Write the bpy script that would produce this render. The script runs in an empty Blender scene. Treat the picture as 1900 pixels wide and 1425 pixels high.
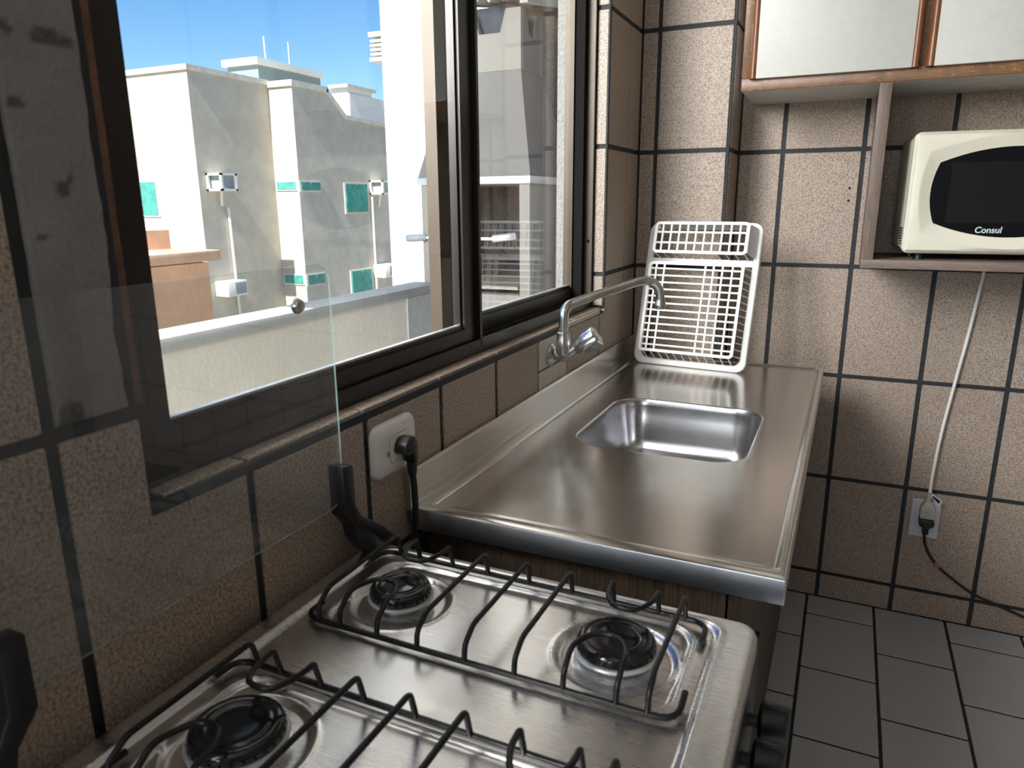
import bpy, bmesh, math, random
from mathutils import Vector, Matrix, noise
random.seed(7)
PI = math.pi
sc = bpy.context.scene
COL = sc.collection

# ------------------------------------------------------------------ camera
cam_d = bpy.data.cameras.new('camera'); cam = bpy.data.objects.new('camera', cam_d); COL.objects.link(cam)
Rm = ((0.90857255, 0.41767467, -0.00661717), (-0.09652268, 0.22532644, 0.96949026), (-0.40642255, 0.88021353, -0.2450405))
M = Matrix.Identity(4)
for i in range(3):
    M[i][0] = Rm[0][i]; M[i][1] = Rm[1][i]; M[i][2] = -Rm[2][i]
M[0][3], M[1][3], M[2][3] = 0.5444, -0.80876, 1.16412
cam.matrix_world = M
cam_d.sensor_width = 36; cam_d.lens = 1335.4 * 36 / 1900; cam_d.clip_start = 0.02; cam_d.clip_end = 300
cam_d.dof.use_dof = True; cam_d.dof.focus_distance = 2.0; cam_d.dof.aperture_fstop = 11
sc.camera = cam

# ------------------------------------------------------------------ light
SUN_EL, SUN_AZ = math.radians(50), math.radians(178)      # from the -y side, grazing the walls that face the window
w = bpy.data.worlds.new('sky'); sc.world = w; w.use_nodes = True
nt = w.node_tree; nt.nodes.clear()
sky = nt.nodes.new('ShaderNodeTexSky'); sky.sky_type = 'NISHITA'; sky.sun_disc = False
sky.sun_elevation = SUN_EL; sky.sun_rotation = SUN_AZ; sky.air_density = 1.0; sky.dust_density = 0.15; sky.ozone_density = 3.0
bg = nt.nodes.new('ShaderNodeBackground'); bg.inputs[1].default_value = 0.19
wo = nt.nodes.new('ShaderNodeOutputWorld')
hs = nt.nodes.new('ShaderNodeHueSaturation'); hs.inputs['Saturation'].default_value = 1.28
nt.links.new(sky.outputs[0], hs.inputs['Color']); nt.links.new(hs.outputs[0], bg.inputs[0]); nt.links.new(bg.outputs[0], wo.inputs[0])
sd = bpy.data.lights.new('sun', 'SUN'); sd.energy = 13.5; sd.angle = math.radians(0.6); sd.color = (1, .97, .91)
so = bpy.data.objects.new('sun', sd); COL.objects.link(so)
sdir = Vector((math.sin(SUN_AZ) * math.cos(SUN_EL), math.cos(SUN_AZ) * math.cos(SUN_EL), math.sin(SUN_EL)))
so.rotation_euler = sdir.to_track_quat('Z', 'Y').to_euler(); so.location = (-3, -8, 9)
# area lamps: a fill added over the balcony to boost the window light, two in unseen
# windows of the room behind the camera (one in the rear wall, one further along the window wall)
def daylight(name, loc, rot, sx, sy, e):
    d = bpy.data.lights.new(name, 'AREA'); d.shape = 'RECTANGLE'; d.size = sx; d.size_y = sy; d.energy = e; d.color = (1, .99, .975)
    o = bpy.data.objects.new(name, d); COL.objects.link(o); o.location = loc; o.rotation_euler = rot
daylight('balcony_fill_lamp', (-.78, -1.35, 2.15), Vector((-1.15, -2.35, 1.15)).to_track_quat('Z', 'Y').to_euler(), 1.25, 1.2, 235)
daylight('rear_window_daylight', (0.42, -5.24, 1.60), (PI / 2, 0, 0), .76, 1.2, 19)
daylight('side_window_daylight', (-.06, -1.65, 1.60), (0, -PI / 2, 0), 1.2, 1.3, 28)
sc.view_settings.view_transform = 'Standard'; sc.view_settings.look = 'None'; sc.view_settings.gamma = 1
sc.view_settings.use_curve_mapping = False; sc.view_settings.exposure = 0.0

# ------------------------------------------------------------------ helpers
def link(o, parent=None):
    COL.objects.link(o)
    if parent is not None:
        o.parent = parent
        o.matrix_parent_inverse = Matrix.Translation(-root_loc(parent))
    return o
def root_loc(o):
    return o.location.copy() if o.parent is None else Vector((0, 0, 0))     # parts keep world coordinates
def tag(o, label=None, cat=None, group=None, kind=None):
    if label: o['label'] = label
    if cat: o['category'] = cat
    if group: o['group'] = group
    if kind: o['kind'] = kind
    return o
def empty(name, loc, label, cat, group=None, kind=None):
    o = bpy.data.objects.new(name, None); COL.objects.link(o); o.location = loc; o.empty_display_size = .05
    return tag(o, label, cat, group, kind)
def mesh_obj(name, verts, faces, m, parent=None, smooth=False, mats=None, fm=None):
    me = bpy.data.meshes.new(name); me.from_pydata([tuple(v) for v in verts], [], faces); me.validate(); me.update()
    for k in (mats or [m]): me.materials.append(k)
    if fm:
        for p_, i in zip(me.polygons, fm): p_.material_index = i
    if smooth: me.polygons.foreach_set('use_smooth', [True] * len(me.polygons))
    return link(bpy.data.objects.new(name, me), parent)
def from_bm(name, bm, m, parent=None, smooth=False, mats=None):
    me = bpy.data.meshes.new(name); bm.normal_update(); bm.to_mesh(me); bm.free()
    for k in (mats or [m]): me.materials.append(k)
    if smooth:
        me.polygons.foreach_set('use_smooth', [True] * len(me.polygons))
    return link(bpy.data.objects.new(name, me), parent)
def sharp(o, ang=35):
    me = o.data
    me.polygons.foreach_set('use_smooth', [True] * len(me.polygons))
    me.set_sharp_from_angle(angle=math.radians(ang)); return o
def bm_box(bm, x0, x1, y0, y1, z0, z1, bevel=0, seg=1):
    r = bmesh.ops.create_cube(bm, size=1)
    for v in r['verts']:
        v.co.x = x0 + (v.co.x + .5) * (x1 - x0); v.co.y = y0 + (v.co.y + .5) * (y1 - y0); v.co.z = z0 + (v.co.z + .5) * (z1 - z0)
    if bevel:
        es = list({e for v in r['verts'] for e in v.link_edges})
        bmesh.ops.bevel(bm, geom=es, offset=bevel, segments=seg, affect='EDGES', profile=.5)
def box(name, x0, x1, y0, y1, z0, z1, m, parent=None, bevel=0.0, seg=2):
    bm = bmesh.new(); bm_box(bm, x0, x1, y0, y1, z0, z1, bevel, seg)
    o = from_bm(name, bm, m, parent)
    if bevel: sharp(o, 40)
    return o
def boxes(name, lst, m, parent=None, bevel=0):
    bm = bmesh.new()
    for b in lst: bm_box(bm, *b, bevel=bevel)
    return from_bm(name, bm, m, parent)
_cache = {}
def tile(x0, x1, y0, y1, z0, z1, m, parent, name='tile', bev=.0012):
    """one wall or floor tile; alike tiles share their mesh"""
    d = (round(x1 - x0, 4), round(y1 - y0, 4), round(z1 - z0, 4), m.name)
    if min(d[:3]) <= 0.001: return
    if d not in _cache:
        bm = bmesh.new(); bm_box(bm, -d[0] / 2, d[0] / 2, -d[1] / 2, d[1] / 2, -d[2] / 2, d[2] / 2, bev, 1)
        me = bpy.data.meshes.new(name); bm.to_mesh(me); bm.free(); me.materials.append(m); _cache[d] = me
    o = bpy.data.objects.new(name, _cache[d]); link(o, parent)
    o.location = ((x0 + x1) / 2, (y0 + y1) / 2, (z0 + z1) / 2)
    return o
def frames(pts, closed=False):
    n = len(pts); T = []
    for i in range(n):
        a = pts[(i - 1) % n] if (closed or i > 0) else pts[i]
        b = pts[(i + 1) % n] if (closed or i < n - 1) else pts[i]
        T.append((b - a).normalized())
    up = Vector((0, 0, 1)) if abs(T[0].z) < .9 else Vector((1, 0, 0))
    nrm = (up - T[0] * up.dot(T[0])).normalized(); N = [nrm]
    for i in range(1, n):
        nrm = (nrm - T[i] * nrm.dot(T[i])).normalized(); N.append(nrm)
    return T, N
def smooth_path(pts, k=6):
    pts = [Vector(p) for p in pts]; out = []
    for i in range(len(pts) - 1):
        p0 = pts[max(i - 1, 0)]; p1 = pts[i]; p2 = pts[i + 1]; p3 = pts[min(i + 2, len(pts) - 1)]
        for j in range(k):
            t = j / k
            out.append(.5 * ((2 * p1) + (p2 - p0) * t + (2 * p0 - 5 * p1 + 4 * p2 - p3) * t * t + (3 * p1 - p0 - 3 * p2 + p3) * t ** 3))
    out.append(pts[-1]); return out
def round_path(pts, r, k=5):
    """polyline with its corners rounded by radius about r"""
    pts = [Vector(p) for p in pts]; out = [pts[0]]
    for i in range(1, len(pts) - 1):
        a, b, c = pts[i - 1], pts[i], pts[i + 1]
        d1 = min(r, (a - b).length * .49); d2 = min(r, (c - b).length * .49)
        s = b + (a - b).normalized() * d1; e = b + (c - b).normalized() * d2
        for j in range(k + 1):
            t = j / k; out.append(s * (1 - t) ** 2 + b * 2 * t * (1 - t) + e * t * t)
    out.append(pts[-1]); return out
def tube_data(pts, rad, seg=8):
    pts = [Vector(p) for p in pts]; T, N = frames(pts); V = []; F = []
    for i, p in enumerate(pts):
        r = rad[i] if isinstance(rad, (list, tuple)) else rad
        B = T[i].cross(N[i])
        for j in range(seg):
            a = 2 * PI * j / seg; V.append(p + N[i] * math.cos(a) * r + B * math.sin(a) * r)
    for i in range(len(pts) - 1):
        for j in range(seg):
            F.append((i * seg + j, i * seg + (j + 1) % seg, (i + 1) * seg + (j + 1) % seg, (i + 1) * seg + j))
    F.append(tuple(range(seg - 1, -1, -1))); F.append(tuple((len(pts) - 1) * seg + j for j in range(seg)))
    return V, F
def tube(name, pts, rad, m, parent=None, seg=10):
    V, F = tube_data(pts, rad, seg); return sharp(mesh_obj(name, V, F, m, parent), 50)
def tubes(name, lst, m, parent=None, seg=8):
    V = []; F = []
    for pts, r in lst:
        v, f = tube_data(pts, r, seg); o = len(V); V += v; F += [tuple(i + o for i in q) for q in f]
    return sharp(mesh_obj(name, V, F, m, parent), 50)
def lathe(name, prof, org, axis, m, parent=None, seg=32, ang=40):
    """prof = [(radius, height)] about axis through org"""
    ax = Vector(axis).normalized(); q = ax.to_track_quat('Z', 'Y'); org = Vector(org); V = []; F = []
    for r, h in prof:
        for j in range(seg):
            a = 2 * PI * j / seg; V.append(org + q @ Vector((r * math.cos(a), r * math.sin(a), h)))
    for i in range(len(prof) - 1):
        for j in range(seg):
            F.append((i * seg + j, i * seg + (j + 1) % seg, (i + 1) * seg + (j + 1) % seg, (i + 1) * seg + j))
    F.append(tuple(range(seg - 1, -1, -1))); F.append(tuple((len(prof) - 1) * seg + j for j in range(seg)))
    return sharp(mesh_obj(name, V, F, m, parent), ang)
def prism(name, poly, axis, a0, a1, m, parent=None, bevel=0):
    """polygon in the plane across an axis ('x': (y,z), 'y': (x,z), 'z': (x,y)), extruded a0..a1"""
    def P(u, v, a): return {'x': (a, u, v), 'y': (u, a, v), 'z': (u, v, a)}[axis]
    n = len(poly); V = [P(u, v, a0) for u, v in poly] + [P(u, v, a1) for u, v in poly]
    F = [tuple(range(n)), tuple(range(2 * n - 1, n - 1, -1))] + [(i, (i + 1) % n, n + (i + 1) % n, n + i) for i in range(n)]
    bm = bmesh.new(); vs = [bm.verts.new(v) for v in V]
    for f in F: bm.faces.new([vs[i] for i in f])
    bmesh.ops.recalc_face_normals(bm, faces=bm.faces)
    if bevel: bmesh.ops.bevel(bm, geom=list(bm.edges), offset=bevel, segments=2, affect='EDGES', profile=.5)
    o = from_bm(name, bm, m, parent)
    return sharp(o, 35) if bevel else o
def rr(x0, x1, y0, y1, r, nc=8, ns=10):
    """rounded rectangle, counter-clockwise, always 4*(nc+ns) points"""
    out = []
    C = [(x1 - r, y0 + r, -PI / 2), (x1 - r, y1 - r, 0), (x0 + r, y1 - r, PI / 2), (x0 + r, y0 + r, PI)]
    for i, (cx, cy, a) in enumerate(C):
        for j in range(nc):
            t = a + PI / 2 * j / (nc - 1); out.append((cx + r * math.cos(t), cy + r * math.sin(t)))
        e = out[-1]; nx = C[(i + 1) % 4]; s = (nx[0] + r * math.cos(nx[2]), nx[1] + r * math.sin(nx[2]))
        for j in range(1, ns + 1):
            t = j / (ns + 1); out.append((e[0] + (s[0] - e[0]) * t, e[1] + (s[1] - e[1]) * t))
    return out
def loft(name, loops, m, parent=None, cap0=False, cap1=False, ang=30, mats=None, fm=None):
    n = len(loops[0]); V = [v for l in loops for v in l]; F = []; G = []
    for i in range(len(loops) - 1):
        for j in range(n):
            F.append((i * n + j, i * n + (j + 1) % n, (i + 1) * n + (j + 1) % n, (i + 1) * n + j)); G.append(fm[i] if fm else 0)
    if cap0: F.append(tuple(range(n - 1, -1, -1))); G.append(fm[0] if fm else 0)
    if cap1: F.append(tuple((len(loops) - 1) * n + j for j in range(n))); G.append(fm[-1] if fm else 0)
    return sharp(mesh_obj(name, V, F, m, parent, mats=mats, fm=G if fm else None), ang)
def copy_tree(o, off, parent=None):
    c = o.copy(); COL.objects.link(c)
    if parent is None: c.location = o.location + Vector(off)
    else: c.parent = parent; c.matrix_parent_inverse = o.matrix_parent_inverse.copy()
    for ch in list(o.children): copy_tree(ch, off, c)
    return c

# ------------------------------------------------------------------ materials
def newmat(name):
    m = bpy.data.materials.new(name); m.use_nodes = True
    t = m.node_tree; b = t.nodes['Principled BSDF']; return m, t, b
def N(t, kind, **k):
    n = t.nodes.new(kind)
    for a, v in k.items():
        if a in n.inputs: n.inputs[a].default_value = v
        else: setattr(n, a, v)
    return n
def ramp(t, src, stops):
    r = t.nodes.new('ShaderNodeValToRGB'); t.links.new(src, r.inputs[0])
    el = r.color_ramp.elements
    while len(el) < len(stops): el.new(.5)
    for e, (p, c) in zip(el, stops): e.position = p; e.color = (*c, 1) if len(c) == 3 else c
    return r.outputs[0]
def pos(t, scale=(1, 1, 1)):
    g = t.nodes.new('ShaderNodeNewGeometry'); mp = t.nodes.new('ShaderNodeMapping'); mp.inputs['Scale'].default_value = scale
    t.links.new(g.outputs['Position'], mp.inputs['Vector']); return mp.outputs[0]
def nz(t, vec, scale, detail=3, rough=.55):
    n = t.nodes.new('ShaderNodeTexNoise'); n.inputs['Scale'].default_value = scale; n.inputs['Detail'].default_value = detail; n.inputs['Roughness'].default_value = rough
    t.links.new(vec, n.inputs['Vector']); return n.outputs[0]
def bump(t, b, src, strength, dist):
    n = t.nodes.new('ShaderNodeBump'); n.inputs['Strength'].default_value = strength; n.inputs['Distance'].default_value = dist
    t.links.new(src, n.inputs['Height']); t.links.new(n.outputs[0], b.inputs['Normal'])
def mixc(t, f, a, b, mode='MIX'):
    n = t.nodes.new('ShaderNodeMix'); n.data_type = 'RGBA'; n.blend_type = mode
    for i, s in ((0, f), (6, a), (7, b)):
        if isinstance(s, (int, float)): n.inputs[i].default_value = s
        elif isinstance(s, tuple): n.inputs[i].default_value = (*s, 1)
        else: t.links.new(s, n.inputs[i])
    return n.outputs[2]
def plain(name, col, rough=.5, metal=0.0, var=.08, scale=30, bmp=0, bdist=.001, spec=.5):
    m, t, b = newmat(name); v = pos(t); f = nz(t, v, scale, 4)
    c0 = tuple(max(0, c * (1 - var)) for c in col); c1 = tuple(min(1, c * (1 + var)) for c in col)
    t.links.new(ramp(t, f, [(.3, c0), (.7, c1)]), b.inputs['Base Color'])
    b.inputs['Roughness'].default_value = rough; b.inputs['Metallic'].default_value = metal; b.inputs['Specular IOR Level'].default_value = spec
    if bmp: bump(t, b, f, bmp, bdist)
    return m
def tile_mat(name, dark, mid, light, scale=300):
    m, t, b = newmat(name); v = pos(t)
    f = nz(t, v, scale, 2, .6); c = ramp(t, f, [(.30, dark), (.45, mid), (.62, light)])
    big = nz(t, v, 5, 2); c = mixc(t, ramp(t, big, [(.3, (.0, .0, .0)), (.75, (.35, .35, .35))]), c, mid)
    t.links.new(c, b.inputs['Base Color']); b.inputs['Roughness'].default_value = .5
    bump(t, b, f, .35, .0008); return m
def steel(name, col=(.62, .60, .57), rough=.27, sx=(6, 220, 220), var=.09, aniso=.4):
    m, t, b = newmat(name); v = pos(t, sx); f = nz(t, v, 1.0, 3, .6); bl = nz(t, pos(t), 9, 4, .6)
    b.inputs['Base Color'].default_value = (*col, 1); b.inputs['Metallic'].default_value = 1
    mr = N(t, 'ShaderNodeMapRange'); mr.inputs[1].default_value = .3; mr.inputs[2].default_value = .7; mr.inputs[3].default_value = rough - var; mr.inputs[4].default_value = rough + var
    mx = N(t, 'ShaderNodeMath', operation='MULTIPLY_ADD'); t.links.new(f, mx.inputs[0]); mx.inputs[1].default_value = .5
    ml = N(t, 'ShaderNodeMath', operation='MULTIPLY'); t.links.new(bl, ml.inputs[0]); ml.inputs[1].default_value = .5; t.links.new(ml.outputs[0], mx.inputs[2])
    t.links.new(mx.outputs[0], mr.inputs[0]); t.links.new(mr.outputs[0], b.inputs['Roughness'])
    b.inputs['Anisotropic'].default_value = aniso
    return m
def wood(name, dark, light, sc_=(3, 3, 60), rough=.5, wear=None):
    m, t, b = newmat(name); v = pos(t, sc_); f = nz(t, v, 3.0, 5, .65); c = ramp(t, f, [(.32, dark), (.66, light)])
    if wear:
        g = nz(t, pos(t, (70, 70, 220)), 1, 4, .7); c = mixc(t, ramp(t, g, [(.58, (0, 0, 0)), (.66, (.8, .8, .8))]), c, wear)
    t.links.new(c, b.inputs['Base Color']); b.inputs['Roughness'].default_value = rough; bump(t, b, f, .15, .0005); return m
def glass(name, tint=(1, 1, 1), haze=.0, hazecol=(.8, .82, .85), rough=0.0):
    m, t, b = newmat(name); t.nodes.remove(b); out = t.nodes['Material Output']
    tr = N(t, 'ShaderNodeBsdfTransparent'); tr.inputs[0].default_value = (*tint, 1)
    gl = N(t, 'ShaderNodeBsdfGlossy'); gl.inputs['Roughness'].default_value = rough
    fr = N(t, 'ShaderNodeLayerWeight'); fr.inputs[0].default_value = .5       # facing weight, the same from both sides of the pane
    pw = N(t, 'ShaderNodeMath', operation='POWER'); t.links.new(fr.outputs['Facing'], pw.inputs[0]); pw.inputs[1].default_value = 5
    ma = N(t, 'ShaderNodeMath', operation='MULTIPLY_ADD'); t.links.new(pw.outputs[0], ma.inputs[0]); ma.inputs[1].default_value = .9; ma.inputs[2].default_value = .04
    mx = N(t, 'ShaderNodeMixShader'); t.links.new(ma.outputs[0], mx.inputs[0]); t.links.new(tr.outputs[0], mx.inputs[1]); t.links.new(gl.outputs[0], mx.inputs[2])
    last = mx
    if haze:
        df = N(t, 'ShaderNodeBsdfDiffuse'); df.inputs[0].default_value = (*hazecol, 1)
        f = nz(t, pos(t), 14, 5, .7); mr = N(t, 'ShaderNodeMapRange'); t.links.new(f, mr.inputs[0])
        mr.inputs[1].default_value = .35; mr.inputs[2].default_value = .75; mr.inputs[3].default_value = haze * .5; mr.inputs[4].default_value = haze * 1.4
        m2 = N(t, 'ShaderNodeMixShader'); t.links.new(mr.outputs[0], m2.inputs[0]); t.links.new(mx.outputs[0], m2.inputs[1]); t.links.new(df.outputs[0], m2.inputs[2]); last = m2
    t.links.new(last.outputs[0], out.inputs[0]); return m
def stucco(name, col, scale=90, strength=.6, dist=.006, var=.06):
    m, t, b = newmat(name); v = pos(t); f = nz(t, v, scale, 3, .5); g = nz(t, v, 2.5, 4)
    c0 = tuple(c * (1 - var) for c in col); c1 = tuple(min(1, c * (1 + var)) for c in col)
    t.links.new(ramp(t, g, [(.3, c0), (.7, c1)]), b.inputs['Base Color']); b.inputs['Roughness'].default_value = .9
    bump(t, b, f, strength, dist); return m

TILE = tile_mat('speckled_tile', (.115, .084, .062), (.295, .228, .180), (.475, .385, .318))
TILE_CREAM = plain('cream_tile', (.52, .47, .38), .4, var=.06, scale=20)
GROUT = plain('black_grout', (.016, .019, .023), .7, var=.3, scale=60)
FLOORT = tile_mat('grey_floor_tile', (.31, .32, .325), (.43, .445, .455), (.51, .525, .54), 420)
CEMENT = None
PAINT = plain('white_paint', (.78, .75, .70), .8, var=.03)
CEILP = plain('ceiling_paint', (.50, .49, .47), .85, var=.03)
WALLP = plain('tan_paint', (.20, .16, .125), .8, var=.03)
STEEL = steel('sink_steel', (.66, .64, .61), .20, (14, 700, 700), .05)
STEELA = steel('apron_steel', (.56, .59, .62), .36, (14, 700, 700), .05)  # sink steel tinted bluer; the apron's cool reflection is put into the colour
STEELB = steel('basin_steel', (.50, .50, .51), .22, (700, 700, 14), .05, aniso=.2)
STEELS = steel('stove_steel', (.76, .755, .75), .28, (14, 700, 700), .025)
CHROME = plain('worn_chrome', (.60, .60, .59), .27, 1.0, var=.12, scale=60)
ENAMEL = plain('black_enamel', (.012, .012, .014), .10, var=.3, scale=50)
ENAMELW = plain('worn_burner_rim', (.035, .02, .018), .32, var=.5, scale=60)
WIRE = plain('black_wire', (.008, .008, .009), .32, var=.4, scale=80, spec=.35)
RINGW = plain('pale_burner_ring', (.55, .56, .56), .4, .35, var=.06)
ALU = plain('burner_aluminium', (.55, .56, .56), .38, 1.0, var=.08)
BLACKP = plain('black_plastic', (.010, .011, .013), .38, var=.2)
BRONZE_LIT = plain('lit_bronze_aluminium', (.062, .047, .032), .45, .4, var=.08, scale=15)  # window frame metal, lighter copy for the parts that catch the outdoor light
BRONZE_SHADE = plain('shaded_bronze_aluminium', (.020, .017, .014), .33, .3, var=.1, scale=15)  # same frame metal, darker copy for the shaded inner sash and track
DARKGAP = plain('rubber_and_gap_shade', (.010, .009, .009), .8, spec=.1)  # rubber; also painted in for the dark of holes and the track channel
WHITEP = plain('white_rack_plastic', (.86, .87, .84), .32, var=.02)
PLATEW = plain('white_plate_plastic', (.78, .77, .74), .35, var=.02)
PLATEG = plain('pale_plate_plastic', (.55, .58, .62), .4, var=.02)
BEIGEP = plain('beige_plug_plastic', (.45, .42, .35), .45, var=.04)
CREAM = plain('cream_enamel', (.72, .69, .57), .35, var=.02)
MWGLASS = plain('microwave_door_glass', (.007, .007, .009), .12, var=.1, spec=.25)
MWMESH = plain('microwave_door_mesh', (.010, .010, .011), .5, var=.15, scale=700, spec=.1)
PRINT = plain('pale_print', (.55, .66, .66), .5, var=.02)
DOORW = plain('white_laminate', (.54, .54, .505), .45, var=.03, scale=60)
UNDER = plain('pale_underside', (.60, .59, .56), .4, var=.05)
CABW = wood('cabinet_wood', (.085, .034, .010), (.21, .092, .030), (8, 8, 3), .4, (.34, .19, .10))
CABW2 = wood('cabinet_strip_wood', (.13, .048, .018), (.26, .105, .042), (60, 60, 4), .33)
NICHEW = wood('ash_laminate', (.110, .078, .061), (.21, .155, .126), (120, 120, 6), .5)
NICHEH = wood('ash_laminate_shelf', (.110, .078, .061), (.21, .155, .126), (6, 120, 160), .5)
DARKW = wood('dark_cabinet_wood', (.018, .012, .008), (.10, .066, .042), (160, 160, 5), .55)
TERRA = plain('terracotta_edge', (.15, .07, .048), .8, var=.4, scale=50, bmp=.5)
RED = plain('pink_tape', (.5, .12, .13), .5)
GLASS = glass('window_glass', (.985, .99, .988))
LIDGLASS = glass('lid_glass', (.975, .985, .985), .055, (.55, .6, .65))
LIDEDGE = glass('green_glass_edge', (.66, .82, .77), .55, (.42, .60, .53))
STUCCO_PAR = stucco('parapet_stucco', (.52, .495, .43), 75, .4, .005)
STUCCO_EXT = stucco('pale_stucco', (.25, .247, .23), 110, .9, .008)
CAPC = stucco('cement_cap', (.33, .345, .345), 30, .25, .003, .12)
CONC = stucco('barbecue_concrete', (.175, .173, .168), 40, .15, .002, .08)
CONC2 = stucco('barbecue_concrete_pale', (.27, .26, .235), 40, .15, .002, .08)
SOOT = plain('soot', (.035, .030, .028), .9, var=.5, scale=12)
FLUE = plain('blue_grey_flue', (.045, .055, .075), .6, var=.3, scale=20)
ZINC = plain('zinc_trim', (.62, .64, .66), .4, .6, var=.1)
BLDG = stucco('building_plaster', (.53, .48, .395), 6, .1, .01, .10)
BLDGW = plain('building_white', (.82, .80, .75), .9, var=.02)
COPING = plain('coping', (.66, .62, .53), .9, var=.15, scale=6)
ORANGE = stucco('orange_plaster', (.78, .47, .28), 30, .6, .02, .12)
ORANGE2 = stucco('orange_ledge', (.66, .43, .29), 12, .2, .01, .2)
GREENG = plain('green_glass', (.07, .30, .25), .5, var=.25, scale=6, spec=.15)
FRAMEW = plain('white_frame', (.80, .79, .74), .6, var=.03)
ROOFC = stucco('fibre_cement', (.42, .40, .37), 25, .2, .004, .12)
TEALP = plain('teal_grey_render', (.22, .28, .28), .6, var=.1)
GREYP = plain('grey_panel', (.30, .33, .35), .5, var=.1)
BALF = plain('balcony_floor', (.45, .42, .38), .8, var=.1)
LAWN = plain('distant_ground', (.35, .33, .29), .9, var=.1, scale=.5)
BROWNW = tile_mat('brown_outdoor_wall', (.20, .17, .14), (.30, .26, .22), (.36, .32, .28), 120)

# ------------------------------------------------------------------ the room
XR, YR, YB, ZC_ = 2.9, -5.2, 1.362, 2.5
LW_OUT = -.134
wall_left = tag(boxes('wall_left', [
    (LW_OUT, -.0032, YR, -2.32, 0, ZC_), (LW_OUT, -.0032, -2.32, -.98, 0, .98), (LW_OUT, -.0032, -2.32, -.98, 2.22, ZC_), (LW_OUT, -.0032, -.98, -.400, 0, ZC_), (LW_OUT, -.0032, .935, YB, 0, ZC_),
    (LW_OUT, -.0032, -.400, .935, 0, .896), (LW_OUT, -.0032, -.400, .935, 2.0, ZC_)], GROUT),
    'tiled window wall with speckled brown tiles and black joints', 'wall', kind='structure')
wall_left.data.materials.append(STUCCO_EXT)
for p_ in wall_left.data.polygons:
    c = p_.center
    if c.x < -.13 or (abs(p_.normal.y) > .5 and c.y > .9 and c.y < .94): p_.material_index = 1
wall_back = tag(box('wall_back', -.134, XR, YB - .005, YB + .12, 0, ZC_, GROUT), 'tiled end wall behind the sink and the microwave', 'wall', kind='structure')
wall_corner = tag(box('wall_corner', 0, .2385, 1.2042, YB, 0, ZC_, GROUT), 'tiled corner pillar behind the white dish rack', 'wall', kind='structure')
tag(box('wall_right', XR, XR + .1, YR, YB, 0, ZC_, WALLP), 'plain pale wall opposite the window, out of view', 'wall', kind='structure')
tag(boxes('wall_rear', [(-.134, .02, YR - .1, YR, 0, ZC_), (.82, XR, YR - .1, YR, 0, ZC_), (.02, .82, YR - .1, YR, 2.22, ZC_), (.02, .82, YR - .1, YR, 0, .98)], PAINT),
    'plain pale wall with a window opening, out of view', 'wall', kind='structure')
tag(box('ceiling', -.134, XR + .1, YR - .1, YB + .12, ZC_, ZC_ + .1, CEILP), 'plain white ceiling, out of view', 'ceiling', kind='structure')
floor = tag(box('floor', -.134, XR + .1, YR - .1, YB + .12, -.1, -.0018, GROUT), 'grey floor of staggered rectangular tiles with dark joints', 'floor', kind='structure')

ROWS = [.080, .383, .686, .989, 1.292, 1.595, 1.898, 2.201, 2.494]
G2 = .0055
# floor tiles: running bond
fx = [.532 - .1815 * 3 + .1815 * k for k in range(13)]
for k in range(len(fx) - 1):
    off = 1.2455 if abs((round((fx[k] - .532) / .1815)) % 2) == 0 else 1.1120
    y = off + .2715
    while y > -1.6:
        y1 = min(y, 1.353); y0 = y - .2715
        if y0 < 1.34:
            tile(fx[k] + .0035, fx[k + 1] - .0035, y0 + .0034, y1 - (.0034 if y1 == y else 0), -.008, 0, FLOORT, floor, bev=.001)
        y = y0
# end wall tiles
cx = [.359 + .1979 * k for k in range(0, 13)]
xs = [(.246, cx[0])] + list(zip(cx[:-1], cx[1:]))
zs = [(-.003, ROWS[0])] + list(zip(ROWS[:-1], ROWS[1:]))
for (a, b) in xs:
    for (c, d) in zs:
        if b > XR: continue
        tile(a + (G2 if a > .25 else 0), b - G2, 1.354, 1.363, c + G2, d - G2, TILE, wall_back)
for zq in (1.194, 1.162):
    lathe('drill_hole', [(.0001, 0), (.0032, 0), (.0032, .001), (.0001, .001)], (.532, 1.3545, zq), (0, -1, 0), DARKGAP, wall_back, 12)
# pillar tiles
for (c, d) in zs:
    if d < .6: continue
    tile(.004, .045 - .003, 1.201, 1.210, c + G2, d - G2, TILE, wall_corner)
    tile(.052, .232, 1.201, 1.210, c + G2, d - G2, TILE, wall_corner)
    tile(.2335, .2420, 1.212, 1.352, c + G2, d - G2, TILE, wall_corner)
# window wall tiles
cy = [-.975, -.870, -.674, -.478, -.2825, -.081, .112, .306, .500, .662, .888, 1.093, 1.2045]
def wt(y0, y1, z0, z1, m=TILE):
    return tile(-.009, 0, y0 + G2, y1 - G2, z0 + G2, z1 - G2, m, wall_left)
for k in range(3):
    for (c, d) in zs[2:]: wt(cy[k], cy[k + 1], c, d)
for k in range(3, 12):
    wt(cy[k], cy[k + 1], .383, .686)
for k in range(4, 8): wt(cy[k], cy[k + 1], .686, .8975)
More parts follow.
